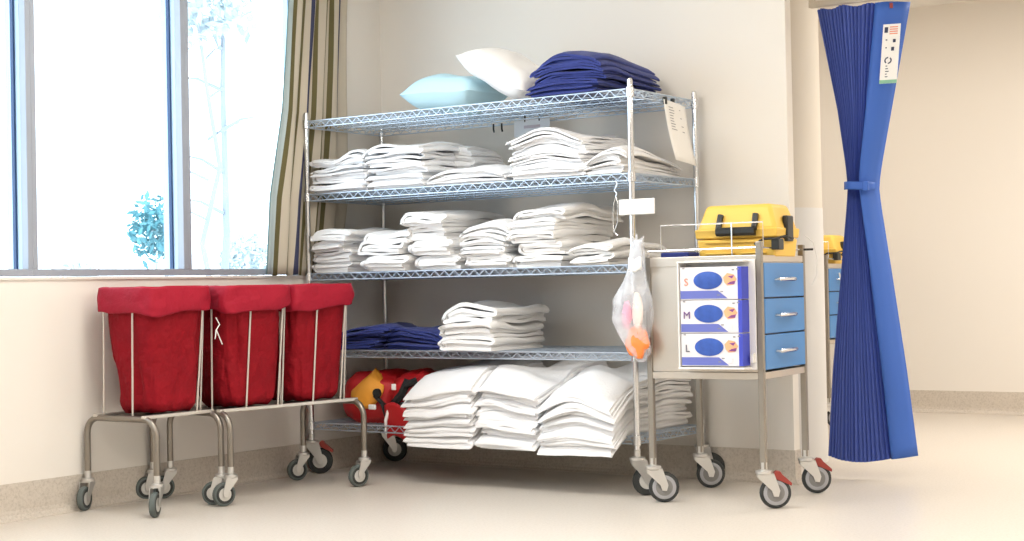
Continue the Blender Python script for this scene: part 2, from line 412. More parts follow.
tg = thing('shelf_label_card', (RX+1.886-.085, RY-.030, 1.238), 'blank-looking white label card clipped across the front right post of the rack', 'label card')
mb = MB(); pts = []
W_, H_ = .088, .034
mb.box(-W_+.0, W_, -.003, .003, -H_, H_); mb.build('card', M['white'], tg, bevel=.006)
mk = MB()
for gx in (-.055, -.02, .015, .05):
    for k in range(3): mk.box(gx-.009, gx+.009, -.0038, -.0031, -.012+k*.008, -.0095+k*.008)
mk.build('print_marks', mat('faint_print', (.66, .60, .60), .8), tg, smooth=False)
tg.location = (1.935, RY-.022, 1.238)
# paper sheet hung by clips on the right side of the top shelf
ps = thing('paper_list', (1.912, -.40, 1.715), 'long white printed paper list hanging from the right side of the top shelf', 'paper sheet')
def pf(u, v):
    return (.004+.03*v*v+.006*math.sin(u*3), +.02+.20*u+.05*v, .012-.27*v-.02*u)
mb = MB(); mb.grid(pf, 6, 10); mb.build('sheet', M['paper'], ps, solid=.0012)
mk = MB()
for k in range(9):
    v = .10+.045*k; u0 = .18; 
    for (ua, ub) in ((.16, .16+RND.uniform(.14, .26)), (.62, .66+RND.uniform(0, .08))):
        if ub-ua < .1 and k % 3: continue
        A = pf(ua, v); B = pf(ub, v); Cc = pf(ub, v+.012); D = pf(ua, v+.012)
        mk.add([(q[0]+.0025, q[1]-.0015, q[2]) for q in (A, B, Cc, D)], [(0, 1, 2, 3)])
mk.build('print_lines', M['ink'], ps, smooth=False)
cp = MB(); cp.box(-.006, .010, .03, .045, -.01, .024); cp.box(-.006, .010, .10, .115, -.01, .022); cp.build('clips', M['black'], ps, smooth=False, bevel=.002)
# label holder on the back of the top shelf
lh = thing('label_holder', (1.02, -.09, 1.690), 'pale shelf label holder hanging at the back of the top shelf above the sheets', 'label holder')
mb = MB(); mb.box(-.105, .105, -.002, .002, -.045, .038); mb.build('holder', mat('pale_grey_label', (.78, .82, .88), .5), lh, bevel=.002)
mb = MB(); mb.box(-.045, .05, -.0032, -.0022, -.004, .010); mb.build('print', mat('faint_red_print', (.55, .50, .58), .7), lh, smooth=False)
for gx in (-.04, .045):
    mb = MB(); mb.tube((gx, 0, .028), (gx, 0, .062), .004, 6); mb.build('hook', M['black'], lh)
for gx in (.62, .70):
    hk = tag(MB().path([(0, 0, .028), (0, 0, 0), (.006, -.004, -.014)], .0045, 6).build('shelf_hook', M['black'], xf=(gx+.17-(.03 if gx > .65 else 0), -.09, 1.695)), 'small black hook under the back of the top shelf, %s of the pair' % ('left' if gx < .65 else 'right'), 'hook', 'black hooks under the top shelf')
# wire hook with chain by the right post
hw = MB(); hw.path([(0, 0, .0), (.010, 0, -.012), (.002, 0, -.028), (-.006, 0, -.04), (.006, 0, -.055), (.0, 0, -.07)], .0035, 6)
hw.path([(0, 0, -.07), (-.012, 0, -.10), (-.016, 0, -.18), (-.014, 0, -.22), (.006, 0, -.235)], .0025, 6)
hw.path([(.002, 0, -.07), (.010, 0, -.10), (.006, 0, -.18), (-.014, 0, -.225)], .002, 6)
tag(hw.build('wire_hook', M['chrome'], xf=(1.825, RY-.01, 1.355)), 'dangling wire hook under the second shelf beside the right post', 'hook')

# ------------------------------------------------------------------ folded linen
def folded(name, m, x0, x1, y0, y1, z0, h, seed, stackh, stackz, flip=False, wav=.006, dome=(.02, .01), droop=0., edge=-.64, thick=.95, layers=4, backlift=0., shear=0., yaw=0., bow=0.):
    rr = random.Random(seed)
    w = x1-x0; t = h/layers; path = []
    A0 = 0
    j = rr.uniform(.0, .05)*w
    def U(cx, zc, r, a0, a1, n=5): return [(cx+r*math.cos(a0+(a1-a0)*k/n), zc+r*math.sin(a0+(a1-a0)*k/n)) for k in range(n+1)]
    def line(xa, xb, z, n=7): return [(xa+(xb-xa)*k/n, z) for k in range(1, n)]
    if layers == 4:
        lo, li = 1.5*t, 1.5*t+rr.uniform(.0, .05)*w
        rb = w-.5*t-rr.uniform(0, .015)
        path += [(rb-j, 1.5*t)]+line(rb-j, li, 1.5*t)
        path += U(li, 2*t, .5*t, -PI/2, -3*PI/2, 4)
        path += line(li, rb, 2.5*t); path += U(rb, 3*t, .5*t, -PI/2, PI/2, 4)
        path += line(rb, lo, 3.5*t, 8); path += U(lo, 2*t, 1.5*t, PI/2, 3*PI/2, 8)
        path += line(lo, w-rr.uniform(0, .03), .5*t, 8)+[(w-rr.uniform(0, .02), .5*t)]
    else:   # three layers, S fold
        path += [(rr.uniform(.01, .03), .5*t)]+line(.02, w-.5*t, .5*t, 8)
        path += U(w-.5*t, 1*t, .5*t, -PI/2, PI/2, 4)
        path += line(w-.5*t, .5*t, 1.5*t, 8); path += U(.5*t, 2*t, .5*t, 3*PI/2, PI/2, 4)
        path += line(.5*t, w-.02, 2.5*t, 8)+[(w-rr.uniform(.0, .02), 2.5*t)]
    if flip: path = [(w-x, z) for x, z in path]
    n = len(path); L_ = []; R_ = []
    for i, (x, z) in enumerate(path):
        a = path[max(i-1, 0)]; b = path[min(i+1, n-1)]; dx, dz = b[0]-a[0], b[1]-a[1]; d = math.hypot(dx, dz) or 1
        nx, nz = -dz/d, dx/d; hh = t*thick/2
        L_.append((x+nx*hh, z+nz*hh)); R_.append((x-nx*hh, z-nz*hh))
    ring = L_+R_[::-1]; N = len(ring)
    ny = 13; off = Vector((seed*3.7, seed*1.3, 0)); vs = []
    cx, cy = (x0+x1)/2, (y0+y1)/2; mb = MB()
    cw, sw = math.cos(yaw), math.sin(yaw)
    for jy in range(ny):
        v = jy/(ny-1); v = v**1.25
        for k, (x, z) in enumerate(ring):
            layer = int(min(layers-1, max(0, z/t)))
            yj = y0+(y1-y0)*v
            yj += (1-v)**3*(rr_off(seed, layer)*.018)
            X = x0+x; Z = z
            nn = noise.noise(Vector((X*5, yj*5, 0))+off)
            nl = noise.noise(Vector((X*9, yj*7, layer*3.1))+off)
            X += nl*.005+shear*(yj-y0); yj += noise.noise(Vector((X*8, 3.3, layer*.8))+off)*.010*(1-v)
            u_ = (X-cx)/(w/2); v_ = (yj-cy)/((y1-y0)/2)
            frac = (z0+Z-stackz)/max(stackh, .01)
            Z += (nn*wav+nl*wav*.55)*min(1, .3+frac)*(.3+.7*min(1, z/h+.2))
            Z -= (dome[0]*abs(u_)**2.6+dome[1]*abs(v_)**3)*frac
            # stack-wide soft wave so that neighbours follow each other
            Z += frac*bow*noise.noise(Vector((X*4+stackz*7, yj*3, 1.7)))
            gz = z0+Z
            if backlift: gz += backlift*max(0, (yj-y0)/(y1-y0))*frac
            if droop and yj < edge:
                q = (edge-yj); gz -= droop*q*q/(.06+q)*1.15
            px, py = X-cx, yj-cy
            vs.append((px*cw-py*sw, px*sw+py*cw, gz-z0))
    fs = []
    for jy in range(ny-1):
        for k in range(N): fs.append((jy*N+k, jy*N+(k+1) % N, (jy+1)*N+(k+1) % N, (jy+1)*N+k))
    for jy in (0, ny-1):
        b = jy*N
        for k in range(n-1): fs.append((b+k, b+k+1, b+N-2-k, b+N-1-k))
    mb.add(vs, fs)
    return mb.build(name, m, xf=(cx, cy, z0), flat_angle=70)
def rr_off(seed, layer):
    return random.Random(seed*17+layer).uniform(-1, 1)

ORD = ['bottom', 'second from bottom', 'third from bottom', 'fourth from bottom', 'fifth from bottom', 'sixth from bottom', 'seventh from bottom', 'eighth from bottom', 'ninth from bottom']
def stack(name, m, cat, what, where, group, x0, x1, y0, y1, z, hs, seed, jit=.012, **k):
    total = sum(hs); zz = z; n = len(hs); rr = random.Random(seed)
    for i, h in enumerate(hs):
        pos = 'topmost' if i == n-1 and n > 1 else ORD[i] if n > 1 else 'single'
        dx = rr.uniform(-1, 1)*jit; dy = rr.uniform(-1, 1)*jit; dw = rr.uniform(-1, .6)*jit
        kk = dict(k)
        if 'flips' in kk: fl_ = kk.pop('flips'); kk['flip'] = bool(fl_[i % len(fl_)])
        kk.setdefault('yaw', rr.uniform(-.03, .03))
        o = folded(name, m, x0+dx, x1+dx+dw, y0+dy, y1+dy, zz, h, seed*31+i, total, z, **kk)
        lab = ('%s, %s in %s' % (what, pos, where))
        if len(lab.replace(',', '').split()) > 16: print('LONG', lab) if n > 1 else ('%s, %s' % (what, where))
        tag(o, lab, cat, group); zz += h

G0 = 'folded linen on the rack'
z2, z3, z4, z5, z1 = SH[1]+.002, SH[2]+.002, SH[3]+.002, SH[4]+.002, SH[0]+.002
# second shelf
stack('folded_sheet', M['linen'], 'folded sheet', 'white folded sheet', 'leftmost pile of second shelf', 'sheets on the second shelf', .068, .425, -.645, -.20, z2, [.050, .050, .048, .048], 11, wav=.022, bow=.04, dome=(.02, .01), thick=.97)
stack('folded_sheet', M['linen'], 'folded sheet', 'white folded sheet', 'second pile from left on second shelf', 'sheets on the second shelf', .435, .775, -.645, -.17, z2, [.038, .038, .037, .036, .036, .037], 12, wav=.018, bow=.05, dome=(.025, .01), layers=3)
stack('folded_sheet', M['linen'], 'folded sheet', 'greyish white folded sheet', 'pile at the back of second shelf', 'sheets on the second shelf', .60, .86, -.36, -.10, z2, [.043, .043, .043, .043, .043], 13, wav=.006, dome=(.02, .01), layers=3)
stack('folded_sheet', M['linen'], 'folded sheet', 'white folded sheet', 'low middle pile of second shelf', 'sheets on the second shelf', .80, 1.235, -.648, -.25, z2, [.026, .026, .026], 14, wav=.018, bow=.03, dome=(.035, .01), layers=3)
stack('folded_sheet', M['linen'], 'folded sheet', 'white folded sheet', 'tallest pile of second shelf', 'sheets on the second shelf', 1.262, 1.655, -.648, -.17, z2, [.031]*3+[.030]*4, 15, wav=.016, bow=.06, dome=(.03, .015), layers=3, jit=.016)
stack('folded_sheet', M['linen'], 'folded sheet', 'white folded sheet', 'rightmost pile of second shelf', 'sheets on the second shelf', 1.665, 1.86, -.640, -.12, z2, [.028, .028, .028, .026], 16, wav=.012, bow=.05, dome=(.03, .02), layers=3)
# third shelf
stack('folded_towel', M['towel'], 'folded towel', 'white folded towel', 'leftmost pile of third shelf', 'towels on the third shelf', .085, .325, -.650, -.20, z3, [.055, .053, .055, .052], 21, wav=.020, jit=.026, dome=(.012, .008), thick=.99)
stack('folded_towel', M['towel'], 'folded towel', 'white loosely rolled towel', 'second pile from left on third shelf', 'towels on the third shelf', .395, .665, -.655, -.22, z3, [.084, .062, .056], 22, wav=.028, jit=.022, dome=(.022, .01), bow=.03, thick=.99)
stack('folded_towel', M['towel'], 'folded towel', 'white folded towel', 'third pile from left on third shelf', 'towels on the third shelf', .688, .935, -.650, -.16, z3, [.070, .072, .068, .068], 23, wav=.018, jit=.026, dome=(.010, .006), thick=.99)
stack('folded_towel', M['towel'], 'folded towel', 'white folded towel', 'fourth pile from left on third shelf', 'towels on the third shelf', .990, 1.255, -.655, -.20, z3, [.058, .054, .056, .050], 24, wav=.024, jit=.026, dome=(.030, .01), thick=.99)
stack('folded_towel', M['towel'], 'folded towel', 'white folded towel', 'fifth, tallest pile on third shelf', 'towels on the third shelf', 1.280, 1.535, -.655, -.15, z3, [.056, .058, .054, .054, .054], 25, wav=.022, jit=.028, dome=(.014, .01), bow=.03, thick=.99)
stack('folded_towel', M['towel'], 'folded towel', 'white folded towel', 'rightmost pile of third shelf', 'towels on the third shelf', 1.585, 1.80, -.655, -.17, z3, [.056, .050], 26, wav=.026, jit=.012, dome=(.02, .02), bow=.04, thick=.99)
# fourth shelf
stack('folded_towel', M['towel'], 'folded towel', 'cream white folded bath towel', 'the pile on the fourth shelf', 'bath towels on the fourth shelf', .895, 1.20, -.675, -.24, z4, [.066, .068, .076], 31, wav=.028, jit=.018, dome=(.012, .006), bow=.02, thick=.99)
stack('folded_cloth', M['navy'], 'folded cloth', 'crumpled navy blue cloth', 'heap at left end of fourth shelf', 'navy cloths on the fourth shelf', .10, .50, -.64, -.15, z4, [.038, .036, .034], 32, wav=.030, jit=.03, dome=(.03, .02), bow=.05)
stack('folded_cloth', M['navy'], 'folded cloth', 'dark navy blue cloth', 'heap beside the fourth shelf towels', 'navy cloths on the fourth shelf', .48, .83, -.60, -.12, z4, [.040, .038, .034], 33, wav=.022, jit=.02, dome=(.04, .02), bow=.04)
# bottom shelf: big piles hanging over the front edge
stack('folded_blanket', M['linen'], 'folded blanket', 'cream white folded blanket', 'leftmost pile of bottom shelf', 'blankets on the bottom shelf', .725, 1.115, -.765, -.16, z5, [.036]*6+[.040], 41, wav=.016, jit=.014, dome=(.012, .0), droop=.52, layers=3, backlift=.05, bow=.05, edge=-.60, thick=.98)
stack('folded_blanket', M['linen'], 'folded blanket', 'cream white folded blanket', 'middle pile of bottom shelf', 'blankets on the bottom shelf', 1.14, 1.465, -.745, -.16, z5, [.036]*6+[.044], 42, wav=.022, jit=.020, dome=(.02, .0), droop=.52, layers=3, backlift=.05, bow=.06, edge=-.60, thick=.98)
stack('folded_blanket', M['linen'], 'folded blanket', 'cream white folded blanket', 'rightmost pile of bottom shelf', 'blankets on the bottom shelf', 1.485, 1.862, -.775, -.09, z5, [.036]*6+[.040], 43, wav=.018, jit=.012, dome=(.03, .0), droop=.62, layers=3, backlift=.03, bow=.06, edge=-.60, thick=.98)
# top of the rack
stack('folded_cloth', M['navy'], 'folded cloth', 'royal blue folded cloth', 'the pile on top of the rack', 'blue cloths on top of the rack', 1.378, 1.745, -.645, -.13, z1, [.040, .041, .043, .043, .043], 51, wav=.016, jit=.020, dome=(.055, .03), thick=.9, bow=.05, layers=3)

def pillow(name, m, loc, size, rot, label):
    a, b, c = size; mb = MB()
    def P_(s):
        def fn(u, v):
            x = 2*u-1; y = 2*v-1
            e = (max(0, 1-abs(x)**3.6)**.6)*(max(0, 1-abs(y)**3.6)**.6)
            px = a*x*(1-.05*(1-abs(y)**2)*abs(x)); py = b*y*(1-.06*(1-abs(x)**2)*abs(y))
            wr = noise.noise(Vector((px*9, py*9, s*2.0)))*.010*(.3+e)
            return (px, py, s*c*e+wr*e+ (noise.noise(Vector((px*5, py*5, 9.)))*.012))
        return fn
    mb.grid(P_(1), 22, 22); mb.grid(P_(-1), 22, 22)
    o = mb.build(name, m, xf=loc, flat_angle=0); o.rotation_euler = rot
    return tag(o, label, 'pillow')
pillow('pillow', M['pillow_blue'], (.80, -.42, z1+.085), (.195, .19, .092), (.04, .02, .06), 'pale blue wipe-clean pillow lying on top of the rack')
pillow('pillow', M['pillow_white'], (1.13, -.42, z1+.155), (.205, .19, .082), (.10, .50, .05), 'white pillow tilted against the blue pillow on top of the rack')

# red rescue bags on the bottom shelf
def blob(mb, c, s, seed, n=20, pw=.75, amp=.12):
    def fn(u, v):
        a = 2*PI*u; b = PI*(v-.5)
        sx = math.copysign(abs(math.cos(a))**pw, math.cos(a)); sy = math.copysign(abs(math.sin(a))**pw, math.sin(a))
        cb = max(0, math.cos(b))**pw; sb = math.copysign(abs(math.sin(b))**pw, math.sin(b))
        d = 1+amp*noise.noise(Vector((sx*cb*1.6+seed, sy*cb*1.6, sb*1.6)))+amp*.5*noise.noise(Vector((sx*cb*4+seed, sy*cb*4, sb*4)))
        z = s[2]*sb*d
        return (c[0]+s[0]*sx*cb*d, c[1]+s[1]*sy*cb*d, c[2]+max(z, -s[2]))
    mb.grid(fn, n, n, closed_u=True); return mb
rb = thing('rescue_bag', (.33, -.43, z5), 'red nylon bag with a yellow-orange top flap on the bottom shelf, behind the hamper leg', 'bag')
blob(MB(), (0, .0, .115), (.20, .185, .135), 3, 26).build('bag_body', M['redbag'], rb, flat_angle=0)
def flapf(u, v):
    hw = .098*math.sin(PI*min(1, .06+v*.97))**.6*(1.0 if v < .6 else 1-.5*(v-.6))
    x = .035+(2*u-1)*hw+.02*(v-.5); z = .075+.190*v-.02*abs(2*u-1)*v
    return (x, -.212+.10*v**2.5+.03*abs(2*u-1)**2, z)
mb = MB(); mb.grid(flapf, 14, 12); mb.build('flap', M['orange'], rb, solid=.006, flat_angle=0)
mb = MB(); mb.path([(.11, -.205, .14), (.15, -.195, .10), (.16, -.18, .04)], .012, 6); mb.build('strap', M['strap'], rb)
mb = MB(); mb.lathe([(.022, -.008), (.022, .008)], (.125, -.205, .15), axis='y', n=16); mb.build('buckle', M['black'], rb)
mb = MB(); mb.box(.075, .118, -.214, -.202, .070, .095); o = mb.build('badge', M['paper'], rb, bevel=.004); o['label'] = 'small white patch'
rv = thing('rescue_bag', (.585, -.45, z5), 'red nylon bag with broad black straps leaning on the leftmost blanket pile', 'bag')
blob(MB(), (0, .02, .125), (.12, .17, .13), 9, 24, amp=.2).build('bag_body', M['redbag'], rv, flat_angle=0)
for pts, r in (([(-.10, -.15, .05), (-.04, -.17, .10), (.01, -.168, .15), (.035, -.15, .215)], .020), ([(-.12, -.15, .09), (-.05, -.175, .075), (.03, -.175, .10)], .014), ([(.03, -.17, .19), (.08, -.14, .21)], .018)):
    m2 = MB(); m2.path(pts, r, 6); m2.build('strap', M['strap'], rv)
mb = MB(); mb.path([(-.065, -.175, .075), (-.075, -.19, .02), (-.07, -.195, -.045)], [.010, .008, .005], 6); o = mb.build('ribbon', M['paper'], rv); o['label'] = 'pale dangling ribbon end'
mb = MB(); mb.box(-.055, -.03, -.168, -.160, .165, .195); o = mb.build('badge', M['paper'], rv, bevel=.003); o['label'] = 'small white tab'
mb = MB(); mb.grid(lambda u, v: (-.09+.19*u, -.178-.02*math.sin(u*3)+.02*v, .09-.16*v+.02*math.sin(u*5)), 10, 8); mb.build('hanging_flap', M['redbag'], rv, solid=.008, flat_angle=0)

# ------------------------------------------------------------------ laundry hampers
def hamper(label, x0, y0, W, D, rz, ends, bays):
    t = thing('laundry_trolley', (x0, y0, 0), label, 'laundry trolley', rz, group='laundry trolleys by the wall')
    zt = .39; R = .07; r = .0135
    for e, yy in enumerate((0, D)):
        # one bent tube: leg, top bar, leg; the two legs are parts of their own
        for s, xx in ((1, 0), (-1, W)):
            pts = [(xx, yy, .145)]+[(xx+s*(R-R*math.cos(a)), yy, zt-R+R*math.sin(a)) for a in [PI/2*k/7 for k in range(8)]]
            pts += [(xx+s*(R+.02), yy, zt)]
            MB().path(pts, r, 12).build('leg', M['tube'], t)
        MB().tube((R+.02, yy, zt), (W-R-.02, yy, zt), r, 12).build('cross_bar', M['tube'], t)
        for xx, an in ((0, ends[e][0]), (W, ends[e][1])):
            caster(t, xx, yy, .135, math.radians(an)-rz, .051, .028, M['rubber_grey'], M['rubber'], M['hub_light'], .034)
    for xx in (R*.9, W-R*.9):
        mb = MB(); mb.box(xx-.013, xx+.013, -.012, D+.012, zt+.002, zt+.016); mb.build('base_rail', M['rod'], t, smooth=False, bevel=.002)
    mb = MB(); mb.box(R*.9, W-R*.9, .02, D-.02, zt+.004, zt+.008); mb.build('base_plate', M['tube'], t, smooth=False)
    for (ya, yb) in bays:
        a = ya; b = yb; xa, xb = .055, W-.030; c = .05; zh = .885
        hp = [(xa+c, a, zh), (xb-c, a, zh), (xb-.01, a+.01, zh), (xb, a+c, zh), (xb, b-c, zh), (xb-.01, b-.01, zh), (xb-c, b, zh), (xa+c, b, zh), (xa+.01, b-.01, zh), (xa, b-c, zh), (xa, a+c, zh), (xa+.01, a+.01, zh)]
        MB().path(hp, .004, 8, closed=True).build('hoop', M['rod'], t)
        rods = [(xa+.05, a, xa+.03, a+.010), (xb-.11, a, xb-.125, a+.005), (xb, b-.05, xb-.035, b-.065), (xb-.05, b, xb-.06, b-.02), (xa+.05, b, xa+.06, b-.02)]
        if len(bays) > 1: rods.append((xb, a+.13, xb-.035, a+.12))
        for (xt, yt, xb_, yb_) in rods:
            MB().tube((xt, yt, zh), (xb_, yb_, zt+.010), .0042, 7).build('rod', M['rod'], t)
    return t
def laundry_bag(label, org, rz, xa, xb, ya, yb, seed, lean=0.):
    c_ = Vector(((xa+xb)/2, (ya+yb)/2, .408)); c_.rotate(Matrix.Rotation(rz, 3, 'Z'))
    t = thing('laundry_bag', (org[0]+c_.x, org[1]+c_.y, .408), label, 'laundry bag', rz, group='red laundry bags on the trolleys')
    hx, hy = (xb-xa)/2-.006, (yb-ya)/2-.006
    def ring(a, e=.42):
        c, s = math.cos(a), math.sin(a)
        return math.copysign(abs(c)**e, c), math.copysign(abs(s)**e, s)
    def body(u, v):
        a = 2*PI*u; rx, ry = ring(a, .34+.16*(1-v))
        z = .522*v
        k = 1.02-.24*(1-v)**.8
        if v < .08: k *= (.86+.14*math.sin(PI/2*v/.08))
        n1 = noise.noise(Vector((rx*1.4+seed, ry*1.4, z*4)))*.12+noise.noise(Vector((rx*3.2+seed, ry*3.2, z*2.6)))*.10+abs(noise.noise(Vector((rx*6+seed, ry*6, z*7))))*.06
        amp = math.sin(PI*min(1, max(0, v*.96)))**.5
        cr = .022*math.sin(a*8+seed+3*math.sin(z*6+seed))*(.2+.8*v)
        k2 = k*(1+(n1*1.5+cr)*amp)
        k2 = min(k2, .985-.19*(1-v))
        return (hx*rx*k2+lean*(1-v)*.03, hy*ry*k2, z+.004+.012*noise.noise(Vector((rx*3, ry*3, seed)))*(1-v)**8)
    mb = MB(); mb.grid(body, 110, 36, closed_u=True)
    nv = 110; mb.add([(0, 0, .004)], []); ci = len(mb.v)-1
    for k in range(nv): mb.f.append((ci, (k+1) % nv, k)); mb.mi.append(0)
    mb.build('bag_body', M['red'], t, solid=.004, flat_angle=0)
    def cuff(u, v):
        a = 2*PI*u; rx, ry = ring(a, .24)
        low = .048+.010*noise.noise(Vector((rx*1.2+seed, ry*1.2, 0)))+.010*(rx*.5-ry*.6)
        if v < .2:      # rolled over the hoop from the inside: v 0 = inside lip, 1 = outer hem
            o = -.010+.022*(v/.2); z = .506+.022*math.sin(PI/2*v/.2)
        else:
            w = (v-.2)/.8; o = .013+.006*math.sin(PI*w*.8)-.003*w+.007*noise.noise(Vector((rx*3+seed, ry*3, w*2))); z = .528-low*2*w**.9
        return (rx*(hx+o), ry*(hy+o), z+.004*noise.noise(Vector((rx*3+seed, ry*3, 4))))
    mb = MB(); mb.grid(cuff, 110, 16, closed_u=True); mb.build('cuff', M['red_cuff'], t, solid=.003, flat_angle=0)
    return t
OA, OB, RB = (.03, -2.045), (.075, -1.62), -.13
hamper('steel laundry trolley for one red bag at the left', *OA, .42, .365, 0, ((292, 300), (250, 214)), [(.01, .355)])
hamper('longer steel laundry trolley holding two red bags', *OB, .43, .77, RB, ((245, 250), (245, 251)), [(.02, .38), (.40, .75)])
laundry_bag('leftmost red fabric laundry bag, alone on its trolley', OA, 0, .055, .39, .01, .355, 1.3, .3)
laundry_bag('middle red fabric laundry bag, hanging in the longer trolley', OB, RB, .055, .40, .02, .38, 4.1, 0)
laundry_bag('rightmost red fabric laundry bag, nearest the shelving rack', OB, RB, .055, .40, .40, .75, 7.7, 0)
tag(MB().path([(0, 0, 0), (.004, .018, -.03), (0, .0, -.055), (.004, -.01, -.09), (0, .004, -.055), (.006, .03, -.115)], .0025, 6).build('tie_cord', M['paper'], xf=(.452, -1.70, .80)), 'short white tie cord hanging between the first two laundry bags', 'cord')

# ------------------------------------------------------------------ steel glove cart
def steel_cart(label, loc, rz, W=.486, D=.497, brakes=True, drawer_face='x'):
    t = thing('medical_cart', loc, label, 'medical cart', rz)
    zb, zt = .515, 1.015; h = .0125
    for (x, y, top) in ((0, 0, 1.018), (W, 0, 1.068), (W, D, 1.062), (0, D, 1.018)):
        mb = MB(); mb.box(x-h, x+h, y-h, y+h, .158, top); mb.build('leg', M['leg_steel'], t, smooth=False, bevel=.003)
    mb = MB()   # body sheet: front, back, left side, top tray, bottom
    mb.box(h, W-h, -.006, .006, zb+.03, zt-.035)
    mb.build('front_panel', M['steel'], t, smooth=False)
    mb = MB(); mb.box(h, W-h, D-.006, D+.006, zb+.03, zt-.035); mb.build('back_panel', M['steel'], t, smooth=False)
    mb = MB(); mb.box(-.006, .006, h, D-h, zb+.03, zt-.035); mb.build('side_panel', M['steel'], t, smooth=False)
    mb = MB(); mb.box(-.010, W+.004, -.010, D+.010, zt-.035, zt-.012); mb.box(-.012, W+.0, -.012, -.004, zt-.04, zt); mb.box(-.012, -.004, -.012, D+.012, zt-.04, zt); mb.box(-.012, W, D+.004, D+.012, zt-.04, zt)
    mb.build('top_tray', M['steel'], t, smooth=False, bevel=.002)
    mb = MB(); mb.box(-.008, W+.008, -.010, D+.010, zb, zb+.028); mb.build('bottom_rim', M['steel'], t, smooth=False, bevel=.002)
    mb = MB(); mb.box(W+.004, W+.010, h, D-h, zt-.029, zt-.001); mb.build('top_rim', M['steel'], t, smooth=False, bevel=.002)
    mb = MB(); mb.box(W-.38, W-.006, h+.004, D-h-.004, zb+.04, zt-.065); mb.build('drawer_housing', M['black'], t, smooth=False)
    z = .985; dh = .1455
    for k in range(3):
        mb = MB(); mb.box(W-.006, W+.014, h+.003, D-h-.003, z-dh+.004, z-.002)
        d = mb.build('drawer', M['drawer'], t, smooth=False, bevel=.003)
        zc = z-dh*.48; yc = D*.50
        mb = MB(); mb.path([(W+.010, yc-.115, zc), (W+.034, yc-.112, zc), (W+.040, yc-.08, zc), (W+.040, yc+.04, zc+.001), (W+.034, yc+.072, zc+.001), (W+.010, yc+.075, zc+.001)], [.006, .0075, .0085, .0085, .0075, .006], 8)
        mb.build('handle', M['chrome'], d)
        z -= dh
    # guard rail of thin rods round the top
    rr_ = .0035; za, zc_ = zt+.026, zt+.135
    mb = MB(); mb.path([(.0, -.002, zt-.01), (.0, -.002, za), (W, -.002, za+.004), (W+.002, D, za), (.0, D, za), (.0, .0, za)], rr_, 6)
    mb.path([(.012, .10, zt-.01), (.012, .10, zc_), (W-.02, .10, zc_), (W-.02, .10, za)], rr_, 6)
    mb.tube((W*.68, .10, zt-.01), (W*.68, .10, zc_), rr_, 6)
    mb.build('guard_rail', M['chrome'], t)
    mb = MB(); mb.tube((W+.004, D-.004, za), (W+.05, D+.01, za), .005, 8); mb.build('rail_end_cap', M['black'], t)
    for (x, y, br) in ((0, 0, 0), (W, 0, brakes), (W, D, brakes), (0, D, 0)):
        caster(t, x, y, .155, A34-rz, .0635, .030, M['rubber'], M['hub_ring'], M['hub_grey'], .044, br)
    return t
CRZ = .0769
cart = steel_cart('stainless steel medical cart with three blue drawers and a glove dispenser, right of the rack', (2.061, -.800, 0), CRZ)
